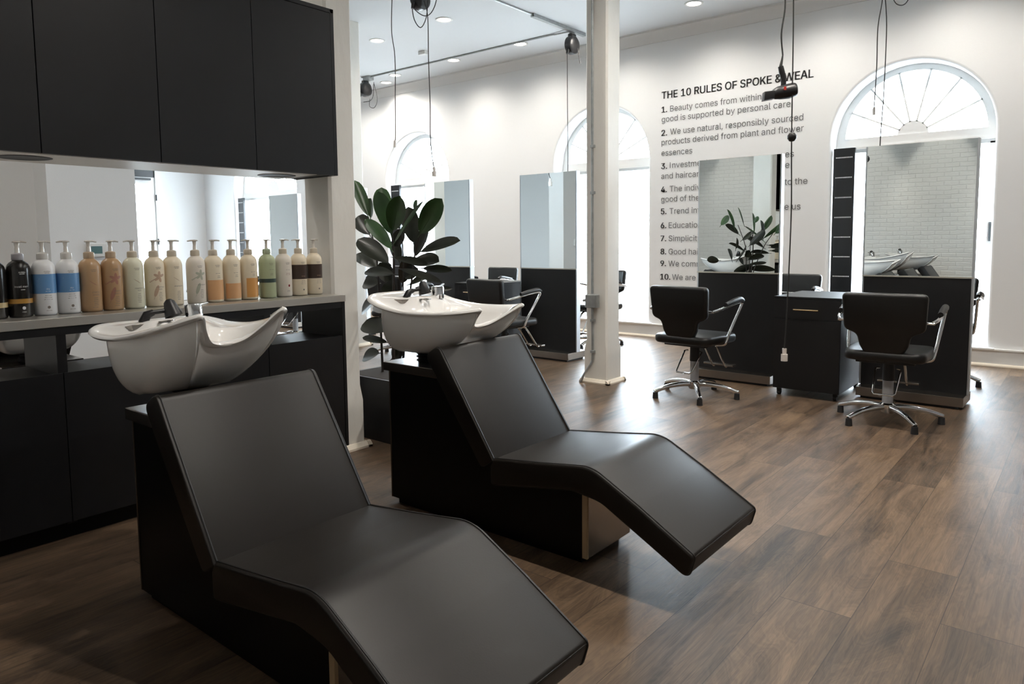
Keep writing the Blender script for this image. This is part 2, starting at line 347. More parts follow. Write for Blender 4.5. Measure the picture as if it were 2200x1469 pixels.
# ---------------------------------------------------------------- arched windows
def arc(cx, cz, r, a0, a1, n): return [(cx+r*math.cos(a0+(a1-a0)*k/n), cz+r*math.sin(a0+(a1-a0)*k/n)) for k in range(n+1)]
for i, (wx, ww) in enumerate(WINS):
    y0, y1 = 8.17, 8.23; cz = 2.224; RO = ww-.018; RI = RO-.095; G = RO-.07; hub = .14*ww/.743
    m = M()
    for k in range(28):      # curved head frame
        a, b = PI*k/28, PI*(k+1)/28
        m.prism([(wx+RI*math.cos(a), cz+RI*math.sin(a)), (wx+RO*math.cos(a), cz+RO*math.sin(a)), (wx+RO*math.cos(b), cz+RO*math.sin(b)), (wx+RI*math.cos(b), cz+RI*math.sin(b))], 'y', y0, y1)
    m.box(wx-RO, wx+RO, y0-.01, y1, 2.085, cz+.01); m.box(wx-RO, wx+RO, y0-.03, y0-.008, 2.12, 2.15)
    for s in (-1, 1): m.box(*sorted((wx+s*G, wx+s*RO)), y0-.01, y1, .13, 2.1)
    m.box(wx-G, wx+G, y0, y1, .16, .30)
    w = struct(m.build('window_%d' % (i+1), TRIM))
    hb = M(); hb.prism(arc(wx, cz, hub, 0, PI, 18), 'y', y0, y1-.01).build('fan_hub', WALL, w)
    for k in range(1, 7):
        a = PI*k/7
        M().box(hub-.01, RI+.01, -.03, .02, -.0085, .0085, mx=T(wx, 8.2, cz) @ Matrix.Rotation(-a, 4, 'Y')).build('fan_bar', TRIM, w)
    M().prism(arc(wx, cz, RI+.005, 0, PI, 28), 'y', 8.198, 8.203).build('fanlight_pane', GLASSM, w)
    M().box(wx-G, wx+G, 8.198, 8.203, .29, 2.09).build('pane', GLASSM, w)
    M().box(wx-ww-.04, wx+ww+.04, YW-.045, 8.17, .15, .172, .006).build('sill', TRIM, w)
    if i == 3: M().box(wx+.672, wx+.69, y0-.03, y0-.01, 1.16, 1.34, .003).build('handle', BLACKP, w)
# outside ground
PAVE = mat('pale_pavement', (.62, .62, .60), .9, var=.08, vscale=2)
struct(M().box(-45, 45, 8.3, 60, -.3, -.14).build('ground', PAVE))
# hanging perforated black panels at the side of the windows
def dark_panel(x, label):
    t = thing('shutter_panel', label, 'shutter', (x, 8.02, .172), 0, 'black perforated panels in the arched windows')
    M().box(-.105, .105, -.02, .02, 0, 1.955, .004).build('panel', mat('black_panel', (.008, .009, .011), .3), t)
    pm_ = mat('daylight_white', (.75, .78, .8), .6)  # white blocks stand in for daylight showing through the panel's holes
    for r_ in range(9):
        h = M(); z = 1.86-.205*r_
        for k in range(11): h.box(-.075+k*.015-.0045, -.075+k*.015+.0045, -.0225, -.0195, z-.006, z+.006)
        h.build('daylight_dot_row', pm_, t)
    return t
dark_panel(-2.08, 'tall black perforated panel at the left side of the right arched window')
dark_panel(-9.0, 'tall black perforated panel at the left window, behind the rubber plant')
dark_panel(-13.74, 'tall black perforated panel seen through the shelf opening above the bottles')
# ---------------------------------------------------------------- timber column, post
def timber(name, label, x0, x1, y0, y1, e, near=True):
    t = thing(name, label, 'column', ((x0+x1)/2, (y0+y1)/2, 0)); hx, hy = (x1-x0)/2, (y1-y0)/2
    o = bmesh.new(); rings = []
    zs = [(0, 0), (.28, 0), (.37, e), (CEIL, e)]
    for z, d_ in zs:
        c = .012+d_*.25; a, b = hx-d_, hy-d_
        rings.append([o.verts.new(p+(z,)) for p in [(a-c, -b), (a, -b+c), (a, b-c), (a-c, b), (-a+c, b), (-a, b-c), (-a, -b+c), (-a+c, -b)]])
    for p, q in zip(rings, rings[1:]):
        for k in range(8): o.faces.new((p[k], p[(k+1) % 8], q[(k+1) % 8], q[k]))
    o.faces.new(rings[0][::-1]); o.faces.new(rings[-1])
    m = M(); m.add(o); m.build('shaft', COLM, t)
    tr_ = M()
    for s in (-1, 1):
        tr_.prism([(s*hx, 0), (s*(hx+.03), 0), (s*(hx+.03), .012), (s*(hx+.012), .034), (s*hx, .036)], 'y', -hy-(.03 if near else 0), hy+.03)
        if s < 0 and not near: continue
        tr_.prism([(s*hy, 0), (s*(hy+.03), 0), (s*(hy+.03), .012), (s*(hy+.012), .034), (s*hy, .036)], 'x', -hx-.03, hx+.03)
    tr_.build('base_moulding', CREAMTRIM, t)
    return t
timber('timber_column', 'cream painted square timber column carrying a grey conduit, free standing mid floor', -3.368, -3.135, 5.085, 5.315, .012)
timber('timber_post', 'white painted timber post at the right end of the black cabinets', -3.60, -3.335, 2.480, 2.685, .01, False)
timber('timber_column', 'white timber column seen just right of the near white post', -6.81, -6.584, 5.17, 5.40, .012)
# conduit with junction box on the column
t = thing('electrical_conduit', 'grey metal conduit with junction box running down the cream column', 'conduit', (-3.285, 5.075, 0))
M().tube([(.01, .0, CEIL), (.01, 0, .76)], .011, 10).tube([(.01, 0, .65), (.012, 0, .25), (0, -.005, .17), (-.045, -.025, .09), (-.085, -.04, .005)], .011, 10, smooth=5).build('pipe', GALV, t)
M().box(-.03, .075, -.055, .012, .645, .755, .006).box(-.045, -.02, -.03, .012, .68, .74, .003).cyl((-.045, -.01, .705), (-.075, -.01, .70), .012).build('junction_box', GALV, t)
for z in (1.98, .535, .27, 1.6): M().box(-.006, .035, -.013, .011, z-.012, z+.012, .003).build('clamp', GALV, t)
# ---------------------------------------------------------------- ceiling: downlights, conduits, sensor
LL = {0: 'recessed ceiling downlight right of the ceiling cord reel, largest of the left group', 1: 'recessed ceiling downlight left of the two black cords, nearest the white post',
      2: 'recessed ceiling downlight below the ceiling conduit, left of the black cord reel', 3: 'recessed ceiling downlight just right of the longer black cord',
      4: 'recessed ceiling downlight crossed by the left black cord, upper of two close ones', 5: 'recessed ceiling downlight farthest left, lower of the two behind the left cord',
      6: 'recessed ceiling downlight above the wall lettering, right of the column', 7: 'recessed ceiling downlight half hidden behind the cord reel beside the column'}
for i, (x, y) in enumerate(LIGHT_XY):
    t = thing('recessed_downlight', LL.get(i, 'recessed ceiling downlight overhead outside the picture, unseen, several added to brighten'), 'ceiling light', (x, y, CEIL), 0, 'recessed ceiling downlights')
    M().lathe([(.072, -.001), (.098, -.001), (.098, -.006), (.09, -.010), (.074, -.006)], 28, cap=False).build('trim_ring', TRIM, t)
    M().lathe([(.001, -.004), (.074, -.004), (.074, -.0035), (.001, -.0035)], 28, cap=False).build('lens', LAMPM, t)
    ld = bpy.data.lights.new('downlight', 'SPOT'); ld.energy = SPOT; ld.color = (1, .935, .85); ld.spot_size = math.radians(150); ld.spot_blend = 1.0; ld.shadow_soft_size = .035
    if y < 5 and x > -4: ld.energy = SPOT*(1.9 if y < 0 else .35 if (y < 2 and x < -2) else 1.7)
    if y < 0: ld.spot_size = math.radians(66); ld.spot_blend = .6  # added row behind the camera, narrowed to wash the brick wall with light
    lo = bpy.data.objects.new('downlight', ld); C.objects.link(lo); lo.parent = t; lo.location = (0, 0, -.012)
t = thing('ceiling_conduit', 'grey metal conduit and channel running along the ceiling to the cord reels', 'conduit', (-4.93, 7.18, CEIL))
M().tube([(.02, -2.6, -.012), (.02, -.75, -.012)], .010, 8).build('long_pipe', GALV, t)
M().box(.0, .045, -.78, .25, -.04, 0, .003).build('channel', GALV, t)
M().tube([(.0, -.02, -.03), (-.25, .0, -.018), (-.6, 0, -.012), (-3.75, 0, -.012)], .010, 8, smooth=4).build('cross_pipe', GALV, t)
M().box(-3.72, -3.62, -.05, .05, -.06, 0, .004).build('junction_box', GALV, t)
tag(M().box(-.06, .06, -.035, .035, -.045, 0, .006).build('smoke_sensor', SMOOTH), 'small white sensor box on the ceiling between the two cords', 'sensor').location = (-6.95, 6.72, CEIL)
# ---------------------------------------------------------------- cord reels
def drop_cord(m_, pts, r=.0045): m_.tube(pts, r, 8, smooth=6)
def reel(x, y, label, cord, plug=None, ball=None, loops=(), rz=0, zc=-.18):
    t = thing('cord_reel', label, 'cord reel', (x, y, CEIL), rz, 'retractable cord reels on the ceiling')
    M().box(-.02, .02, -.03, .03, -.09, 0, .003).box(-.035, .035, -.045, .045, -.012, 0, .002).build('bracket', GALV, t)
    h = M(); h.lathe([(.03, -.05), (.085, -.05), (.105, -.035), (.108, 0), (.105, .035), (.085, .05), (.03, .05)], 28, mx=T(0, 0, zc) @ Matrix.Rotation(PI/2, 4, 'Y'))
    h.box(-.03, .03, -.05, .05, zc+.05, zc+.13, .012); h.cyl((0, -.09, zc-.06), (0, -.10, zc-.115), .02, .016)
    h.build('housing', BLACKP, t)
    cm = M(); drop_cord(cm, cord); cm = cm.build('cord', CORD, t)
    if plug:
        M().cyl(plug, (plug[0], plug[1], plug[2]-.04), .015, .014, 12).cyl((plug[0], plug[1], plug[2]-.04), (plug[0], plug[1], plug[2]-.088), .0225, .0225, 14).build('plug', PLUGM, cm)
    if ball: M().lathe([(.001, -.032), (.018, -.027), (.03, -.01), (.03, .01), (.018, .027), (.001, .032)], 20, mx=T(*ball)).build('stopper_ball', BLACKP, cm)
    if loops:
        lp = M()
        for q in loops: drop_cord(lp, q)
        lp.build('feed_cord', CORD, t)
    return t
reel(-4.93, 7.2, 'black cord reel hanging from the ceiling channel left of the column', [(0, -.1, -.28), (.0, -.1, -.9), (.005, -.1, -1.4), (-.005, -.1, -2.3)], (-.005, -.1, -2.3),
     loops=[[(.06, .03, -.22), (.075, .03, -.31), (.095, .03, -.40)]])
reel(-5.2, 5.0, 'black cord reel with looped feed cord at the top edge of the photo', [(.085, -.03, -.17), (.1, 0, -.32), (.1, 0, -.7), (.11, 0, -1.15), (.105, 0, -1.45), (.13, 0, -1.68), (.15, 0, -1.75)], (.15, 0, -1.75),
     loops=[[(-.1, 0, -.02), (-.115, 0, -.14), (-.09, 0, -.30), (.0, 0, -.40), (.08, 0, -.32), (.105, 0, -.16)], [(-.11, 0, -.12), (-.08, 0, -.21), (.03, .02, -.29), (.13, .02, -.28), (.2, .02, -.18), (.2, .02, -.02)]], zc=-.13)
reel(-8.69, 7.18, 'black cord reel far left, half hidden behind the left wall corner', [(-.12, 0, -.2), (-.15, 0, -.6)],
     loops=[[(.2, 0, -.1), (.17, 0, -.3), (.1, 0, -.36), (-.05, 0, -.36)], [(.2, 0, -.12), (.27, 0, -.35), (.2, 0, -.47), (.09, 0, -.44), (.1, 0, -.33)]])
t = thing('hanging_cord', 'thin black cord with a pink plug hanging left of the looped reel', 'cord', (-5.6, 5.0, CEIL))
c_ = M(); drop_cord(c_, [(.0, 0, 0), (-.02, 0, -.35), (.02, 0, -.62), (.01, 0, -1.05), (.0, 0, -1.4), (-.01, 0, -1.45)]); c_ = c_.build('cord', CORD, t)
M().cyl((-.01, 0, -1.44), (-.012, 0, -1.51), .012, .015, 12).build('plug', PLUGM, c_)
reel(-1.64, 5.0, 'cord reel above the black trolley, its cord ending in a clear plug', [(0, -.09, -.29), (-.005, 0, -.9), (.003, 0, -1.8), (.012, 0, -2.3), (.0, 0, -2.9), (-.012, 0, -3.23)], (-.012, 0, -3.23), (.005, 0, -1.79))
reel(-1.56, 7.2, 'cord reel above the right arched window with two thin cords', [(.0, -.09, -.29), (.01, 0, -.6), (.005, 0, -1.2), (-.01, 0, -1.6), (-.02, 0, -2.4)], (-.02, 0, -2.4),
     loops=[[(.03, 0, -.3), (.08, 0, -.42), (.15, 0, -.44), (.2, 0, -.34), (.2, 0, -.2)]])
t = thing('hanging_cord', 'thin black cord with plug hanging in front of the right fan window', 'cord', (-1.6, 7.2, CEIL))
c_ = M(); drop_cord(c_, [(.02, 0, 0), (.01, 0, -.35), (-.02, 0, -.6), (-.02, 0, -.95), (-.03, 0, -1.3)]); c_ = c_.build('cord', CORD, t)
M().cyl((-.03, 0, -1.30), (-.03, 0, -1.37), .012, .014, 12).build('plug', PLUGM, c_)
# hair dryer hanging upside down
t = thing('hair_dryer', 'black hair dryer hanging upside down in front of the wall lettering', 'hair dryer', (-1.70, 5.0, 2.20), math.radians(37))
M().tube([(-.07, 0, -.025), (-.03, 0, -.01), (.03, 0, .0), (.075, 0, .012), (.085, 0, .014)], [.028, .044, .050, .047, .036], 20, smooth=3).build('barrel', BLACKP, t)
M().prism([(-.135, -.062), (-.13, -.004), (-.065, .004), (-.065, -.050)], 'y', -.034, .034, .006).build('nozzle', BLACKP, t)
M().tube([(.0, 0, .03), (.0, 0, .08), (-.012, 0, .13), (-.02, 0, .165)], [.017, .018, .02, .018], 14, smooth=4).build('handle', BLACKP, t)
M().box(-.012, .004, -.0515, -.046, .0, .022, .001).build('red_mark', REDM, t)
c_ = M(); c_.tube([(-.02, 0, .165), (-.012, 0, .21), (-.008, 0, .24)], [.011, .007, .005], 10); drop_cord(c_, [(-.008, 0, .24), (-.02, 0, .38), (.0, 0, .55), (-.004, 0, .75), (.0, 0, 1.1), (.0, 0, CEIL-2.2)], .0055)
c_.build('cord', CORD, t)
# ---------------------------------------------------------------- wall lettering
t = thing('wall_lettering', 'dark and grey vinyl lettering listing ten rules on the white wall', 'lettering', (-4.141, YW-.004, 0))
def put_text(m_, s, x, z, cap, width=None, bold=False):
    ref = text_mesh('H', 1); h = max(v.co.y for v in ref.vertices); bpy.data.meshes.remove(ref)
    for dx in ((-.0032, -.0016, 0, .0016, .0032) if bold else (0,)):
        me = text_mesh(s, 1)
        xs = [v.co.x for v in me.vertices]; k = cap/h
        kx = k if width is None else width/(max(xs)-min(xs))
        x0 = min(xs)
        me.transform(Matrix(((kx, 0, 0, x-x0*kx+dx), (0, 0, 0, -abs(dx)*.1), (0, k, 0, z), (0, 0, 0, 1))))
        m_.bm.from_mesh(me); bpy.data.meshes.remove(me)
CAP = .068
hd = M(); put_text(hd, 'THE 10 RULES OF SPOKE & WEAL', 0, 2.882, .084, 1.748, True); hd.build('heading', TXT1, t)
RULES = [('1.', 2.722, [('Beauty comes from within;', .11, 2.722, 1.12), ('good is supported by personal care', 0, 2.607, 1.52)]),
 ('2.', 2.447, [('We use natural, responsibly sourced', .113, 2.452, 1.544), ('products derived from plant and flower', 0, 2.336, 1.664), ('essences', 0, 2.208, .40)]),
 ('3.', 2.052, [('Investment', .113, 2.056, None), ('es', 1.475, 2.075, None), ('and haircare', 0, 1.932, None), ('e', 1.478, 1.962, None)]),
 ('4.', 1.773, [('The individ', .113, 1.776, None), ('to the', 1.475, 1.78, .24), ('good of the', 0, 1.656, None)]),
 ('5.', 1.509, [('Trend info', .113, 1.510, None), ('he us', 1.43, 1.513, .22)]), ('6.', 1.34, [('Education', .105, 1.34, None)]),
 ('7.', 1.182, [('Simplicity', .105, 1.182, None)]), ('8.', 1.023, [('Good hair', .105, 1.023, None)]), ('9.', .879, [('We comm', .105, .879, None)]), ('10.', .716, [('We are', .155, .716, None)])]
for num, z, parts in RULES:
    nb = M(); put_text(nb, num, 0, z, CAP, None, True); nb = nb.build('rule_number', TXT1, t)
    for s, x, zz, wdt in parts:
        rm = M(); put_text(rm, s, x, zz, CAP, wdt if wdt else None); rm.build('rule_line', TXT2, t)
# ---------------------------------------------------------------- shampoo chairs
def make_shampoo():
    t = thing('shampoo_chair', 'black shampoo lounger', 'shampoo chair')     # local y=0 is its centre line, x is world x
    hw = .158
    side = [(-2.505, .03), (-2.505, .625), (-2.16, .625), (-1.86, .285), (-1.44, .30), (-1.44, .03)]
    b = M(); b.prism(side, 'y', -hw, hw)
    b = b.build('base', LAMLOW, t)
    M().box(-1.44, -1.422, -hw, hw, .03, .30).build('front_panel', STEELD, b)
    M().box(-1.442, -1.4205, -hw-.002, -hw+.009, .03, .30).build('edge_strip', PLY, b)
    M().box(-2.507, -2.499, -hw-.002, hw+.002, .03, .625).build('rear_edge_strip', mat('dark_edge', (.05, .036, .024), .5), b)
    M().box(-2.48, -1.46, -hw+.02, hw-.02, 0, .03).build('plinth', LAMLOW, b)
    M().box(-2.535, -2.14, -hw-.012, hw+.012, .625, .665, .004).build('tray_top', STEELD, t)
    bl = M(); pr = []
    for k in range(9): pr += [(.052 if k % 2 else .064, .665+.0085*k)]
    bl.lathe(pr, 24, mx=T(-2.40, 0, 0)); bl.build('bellows', RUBBER, t)
    # cushions
    W2 = .27
    bk = [(-2.075, .79), (-1.783, .362), (-1.845, .325), (-2.15, .745)]
    bk = fillet(bk, [.03, .004, .02, .03])
    bc = M().prism(bk, 'y', -W2, W2, .018, 4).build('back_cushion', VINYL, t)
    st = [(-1.80, .345), (-1.783, .372), (-1.56, .398), (-1.335, .428), (-1.15, .330), (-.945, .211), (-.968, .130), (-1.03, .165), (-1.30, .31), (-1.42, .325), (-1.80, .262)]
    st = fillet(st, [.01, .012, .3, .16, .3, .018, .03, .2, .14, .1, .02], 8)
    sc_ = M().prism(st, 'y', -W2, W2, .018, 4).build('seat_cushion', VINYL, t)
    for s in (-1, 1):
        M().tube([(x, s*(W2-.0115), z) for x, z in bk[:]], .0032, 6, closed=True).build('piping', VINYLS, bc)
        M().tube([(x, s*(W2-.0115), z) for x, z in st[:]], .0032, 6, closed=True).build('piping', VINYLS, sc_)
    M().tube([(-.951, -W2+.012, .206), (-.951, W2-.012, .206)], .004, 6).build('piping', VINYLS, sc_)
    # basin
    cx, cz = -2.40, 0
    half = [(.32, 0, .850), (.335, .055, .860), (.385, .095, .895), (.435, .122, .930), (.452, .138, .938), (.435, .160, .936), (.36, .195, .925), (.22, .228, .915), (.08, .240, .915),
            (-.05, .242, .930), (-.14, .235, .952), (-.19, .205, .968), (-.207, .15, .975), (-.21, .07, .976), (-.21, 0, .976)]
    ctrl = [Vector(p) for p in half]+[Vector((p[0], -p[1], p[2])) for p in half[-2:0:-1]]
    N = len(ctrl); S = 5; rim = []
    for i in range(N):
        a, b_, c, d = ctrl[i-1], ctrl[i], ctrl[(i+1) % N], ctrl[(i+2) % N]
        for k in range(S):
            q = k/S; rim.append(.5*((2*b_)+(c-a)*q+(2*a-5*b_+4*c-d)*q*q+(3*b_-a-3*c+d)*q**3))
    n = len(rim); rings = []
    nor = []
    for i in range(n):
        d = rim[(i+1) % n]-rim[i-1]; d.z = 0; d.normalize(); nor.append(Vector((d.y, -d.x, 0)))   # outward
    def ss(a, b_, x): x = min(max((x-a)/(b_-a), 0), 1); return x*x*(3-2*x)
    bot = Vector((-.02, 0, .715))
    def ring(f): rings.append([f(i) for i in range(n)])
    for k in range(1, 13):       # outer body upwards
        q = k/12
        def f(i, q=q):
            p = rim[i]; rr = ss(-.02, -.2, p.x); fr = ss(.1, .42, p.x)
            e = Vector((p.x*(.30+.12*rr-.02*fr)+.0, p.y*.46, .708))
            w = 1-(1-q)**(2.3+1.4*rr-.75*fr)
            ph = q**(1.25+.25*rr)
            xy = e.lerp(p-nor[i]*(.024+.045*rr), w); z = e.z+(p.z-.016-e.z)*ph
            return Vector((xy.x, xy.y, z))
        ring(f)
    ring(lambda i: rim[i]-nor[i]*.005+Vector((0, 0, -.0155)))
    ring(lambda i: rim[i]+nor[i]*.0005+Vector((0, 0, -.009)))
    ring(lambda i: rim[i]-nor[i]*.002+Vector((0, 0, -.002)))
    ring(lambda i: rim[i]-nor[i]*.012+Vector((0, 0, .003)))
    ring(lambda i: rim[i]-nor[i]*.024+Vector((0, 0, -.003)))
    dr = Vector((.12, 0, .795))
    for k in range(1, 14):
        q = k/13.5
        def g(i, q=q):
            p = rim[i]-nor[i]*.028; xy = p.lerp(dr, q)
            rear = ss(.16, -.06, p.x); s0 = .56*rear
            drop = .012*ss(0, .12, q); dep = ss(s0, min(s0+.5, 1), q)
            z = p.z-drop-(p.z-drop-dr.z)*dep
            return Vector((xy.x, xy.y, z))
        ring(g)
    o = bmesh.new(); V = [[o.verts.new(p+Vector((cx, 0, cz))) for p in r_] for r_ in rings]
    for a, b_ in zip(V, V[1:]):
        for k in range(n): o.faces.new((a[k], a[(k+1) % n], b_[(k+1) % n], b_[k]))
    o.faces.new(V[0][::-1]); o.faces.new(V[-1])
    bmesh.ops.recalc_face_normals(o, faces=o.faces[:])
    # move to pivot so the basin can tilt about its mount
    pv = Vector((-2.40, 0, .72))
    bmesh.ops.translate(o, verts=o.verts, vec=-pv)
    ba = M(); ba.add(o); ba = ba.build('basin', PORC, t, 60); ba.location = pv
    L = lambda x, y, z: (x-pv.x, y-pv.y, z-pv.z)
    dz = .957
    M().box(-.115, -.025, -.14, -.055, dz-.022-.72, dz-.004-.72, .002).build('control_plate', STEELD, ba)
    h = M(); h.tube([L(-2.455, -.09, dz), L(-2.45, -.075, dz+.028), L(-2.445, -.055, dz+.034)], [.017, .015, .011], 12); h.tube([L(-2.445, -.055, dz+.034), L(-2.44, -.02, dz+.036)], .008, 10)
    h.tube([L(-2.44, .0, dz+.072), L(-2.438, .0, dz+.066), L(-2.435, .004, dz+.04), L(-2.43, .008, dz+.014)], [.011, .018, .025, .030], 18); h.build('sprayer', BLACKP, ba)
    M().lathe([(.014, 0), (.027, 0), (.027, .003), (.014, .003)], 20, mx=T(*L(-2.375, -.045, dz-.006)), cap=False).build('hose_ring', STEELD, ba)
    M().lathe([(.001, -.01), (.029, -.01), (.030, .004), (.030, .040), (.027, .048), (.001, .050)], 24, mx=T(*L(-2.41, .07, dz))).cyl(L(-2.42, .09, dz+.043), L(-2.44, .14, dz+.052), .005).build('mixer_tap', CHROME, ba)
    M().lathe([(.001, 0), (.022, 0), (.022, .004), (.001, .006)], 20, mx=T(*L(-2.28, 0, .797))).build('drain', CHROME, ba)
    return t, ba
sh2, basin0 = make_shampoo()
sh2.location = (0, 2.324, 0); sh2['group'] = 'shampoo loungers with white basins'
sh2['label'] = 'second black shampoo lounger with level white basin, beside the rubber plant'
sh1 = dup(sh2, (0, 1.187, 0), 0, 'nearest black shampoo lounger with tilted white basin, in front of the bottles')
for c in sh1.children:
    if c.name.startswith('basin'): c.rotation_euler = (0, math.radians(-9.5), 0); c.location = (-2.45, 0, .72)
dup(sh2, (0, .05, 0), 0, 'third black shampoo lounger beside the camera, seen only in the right mirror')
dup(sh2, (-6.35, 2.324, 0), PI, 'shampoo lounger on the far side of the shelf wall, nearest the rubber plant')
dup(sh2, (-6.35, 1.187, 0), PI, 'shampoo lounger on the far side of the shelf wall, seen through the left niche')
# ---------------------------------------------------------------- shelf wall: lower cabinets, counter, upper cabinets, mirror
XF, XB = -3.22, -3.605
def lower(y0, y1, doors, label, end=False):
    t = thing('base_cabinet', label, 'cabinet', (XB, y0, 0), 0, 'black base cabinets under the steel counter'); w = y1-y0; D = XF-XB
    m = M(); m.box(0.0, D-.02, 0, w, .075, .09); m.box(0, D-.004, 0, w, .672, .69); m.box(0, D-.002, 0, w, .855, .887)
    m.box(0, D-.004, 0, .018, .075, .887); m.box(0, D if end else D-.004, w-.018, w, .075, .887); m.box(0, .012, 0, w, .075, .69)
    m.build('carcass', LAM, t)
    M().box(0, D-.06, 0, w-.0, 0, .078).build('plinth', LAMLOW, t)
    ye = w-.02 if end else w; dw = ye/doors
    for k in range(doors): M().box(D-.02, D, dw*k+.0018, dw*(k+1)-.0018, .082, .70, .0012).build('door', LAM, t)
    return t
lower(.14, 1.067, 2, 'black base cabinet with an open niche at the left photo edge')
lower(1.067, 1.995, 2, 'black base cabinet behind the nearest shampoo lounger')
lower(1.995, 2.475, 1, 'narrow black base cabinet at the right end beside the white post', True)
lower(-.79, .14, 2, 'black base cabinet left of the picture, out of frame')
tag(M().box(XB, XF+.004, -.79, 2.478, .888, .925, .002).build('counter_top', STEEL), 'long brushed steel counter top under the row of bottles', 'counter')
def upper(y0, y1, label, end=False):
    t = thing('wall_cabinet', label, 'cabinet', (XB, y0, 1.575), 0, 'black wall cabinets above the bottles'); w = y1-y0; D = XF-XB; H = .875
    ye = w-.02 if end else w
    m = M(); m.box(0, D-.022, 0, w, .004, H-.02); m.box(0, D, 0, w, H-.02, H)
    if end: m.box(0, D, ye, w, 0, H)
    m.build('carcass', LAM, t)
    for k in range(2): M().box(D-.02, D, ye/2*k+.0018, ye/2*(k+1)-.0018, .0, H-.023, .0012).build('door', LAM, t)
    u = M().box(.0, D-.022, 0, ye-(.10 if end else 0), -.002, .004).build('underside_panel', STEEL, t)
    M().lathe([(.001, -.0015), (.085, -.0015), (.092, -.003), (.098, -.0015), (.098, 0)], 28, mx=T(D*.5, ye*.5 if not end else ye*.75, -.002)).build('dark_recess_disc', LAMLOW, u)  # flat black disc stands in for the darkness of a recessed hole
    return t
upper(.575, 1.505, 'left black wall cabinet above the bottles, cut by the photo edge')
upper(1.505, 2.455, 'right black wall cabinet above the bottles, ending at the white post', True)
upper(-.355, .575, 'black wall cabinet left of the picture, out of frame')
# ---------------------------------------------------------------- pump bottles
def lm(n_, c, r=.3): return mat(n_, c, r, spec=.5)
BW = lm('bottle_white', (.78, .78, .78)); BCR = lm('bottle_cream', (.80, .70, .53)); BTAN = lm('bottle_tan', (.46, .29, .155)); BBK = lm('bottle_black', (.012, .011, .010), .2)
BGR = lm('bottle_green', (.42, .47, .29)); BPG = lm('bottle_pale_green', (.72, .70, .54)); BGY = lm('bottle_warm_white', (.76, .70, .61)); CAPW = lm('pump_white', (.66, .64, .60), .25)
CLR = lm('pump_clear', (.72, .68, .62), .15)
LB = {k: lm('label_'+k, c, .35) for k, c in dict(blue=(.12, .27, .50), gold=(.42, .22, .04), cream=(.55, .42, .22), peach=(.68, .38, .18), orange=(.66, .33, .10), dkgreen=(.035, .06, .05), brown=(.055, .035, .026),
      burg=(.20, .02, .025), ink=(.05, .045, .04), white=(.75, .75, .75), pink=(.36, .17, .12), taupe=(.52, .36, .25), sage=(.45, .46, .36), greyink=(.20, .17, .15)).items()}
R0 = .0435
PROF = [(.001, .001), (R0*.86, 0), (R0*.95, .003), (R0, .010), (R0, .184), (R0*.99, .194), (R0*.94, .205), (R0*.84, .215), (R0*.68, .223), (R0*.52, .228), (.0195, .231), (.0185, .236)]
def wrap(me, R, z, off=0):
    for v in me.vertices:
        a = v.co.x/R+off; zz = v.co.y+z; v.co = Vector((R*math.cos(a), R*math.sin(a), zz))
def lab_text(m_, s, h, z, off=0):
    me = text_mesh(s, h*1.37, 0, .0); xs = [v.co.x for v in me.vertices]; mid = (min(xs)+max(xs))/2
    for v in me.vertices: v.co.x -= mid
    wrap(me, R0+.0007, z, off); m_.bm.from_mesh(me); bpy.data.meshes.remove(me)
def lab_poly(m_, pts, R=R0+.0006):
    o = bmesh.new(); N = len(pts); c = [sum(p[i] for p in pts)/N for i in (0, 1)]
    vc = o.verts.new((R*math.cos(c[0]/R), R*math.sin(c[0]/R), c[1]))
    vs = [o.verts.new((R*math.cos(p[0]/R), R*math.sin(p[0]/R), p[1])) for p in pts]
    for i in range(N): o.faces.new((vc, vs[i], vs[(i+1) % N]))
    bmesh.ops.recalc_face_normals(o, faces=o.faces[:]); m_.add(o)
def band(z0, z1, a0=-PI, a1=PI, R=R0+.0004):
    m_ = M(); o = bmesh.new(); n = 36; A = [[o.verts.new((R*math.cos(a0+(a1-a0)*k/n), R*math.sin(a0+(a1-a0)*k/n), z)) for k in range(n+1)] for z in (z0, z1)]
    for k in range(n): o.faces.new((A[0][k], A[0][k+1], A[1][k+1], A[1][k]))
    bmesh.ops.recalc_face_normals(o, faces=o.faces[:]); m_.add(o); return m_
def lines(m_, z, n, w, dz=.0065, off=.0):
    for k in range(n):
        ww = w*(.75+.25*((k*37) % 5)/4); zz = z-dz*k
        lab_poly(m_, [(off-ww, zz), (off+ww, zz), (off+ww, zz+.0017), (off-ww, zz+.0017)])
def ell(cx, cz, a, b, rot, n=14):
    return [(cx+a*math.cos(t_)*math.cos(rot)-b*math.sin(t_)*math.sin(rot), cz+a*math.cos(t_)*math.sin(rot)+b*math.sin(t_)*math.cos(rot)) for t_ in [2*PI*k/n for k in range(n)]]
def flower(m_, cx, cz, s):
    for k in range(5):
        a = .4+k*2*PI/5.5; lab_poly(m_, ell(cx+s*.55*math.cos(a), cz+s*.55*math.sin(a), s*.55, s*.26, a))
    for k in range(4): lab_poly(m_, ell(cx-s*(.9+.25*k), cz-s*(.5+.15*k), s*.16, s*.10, k))
def bigleaf(m_, cx, cz, s): lab_poly(m_, ell(cx, cz, s, s*.3, 1.25)); lab_poly(m_, ell(cx-s*.35, cz-s*1.1, s*.35, s*.03, 1.2))
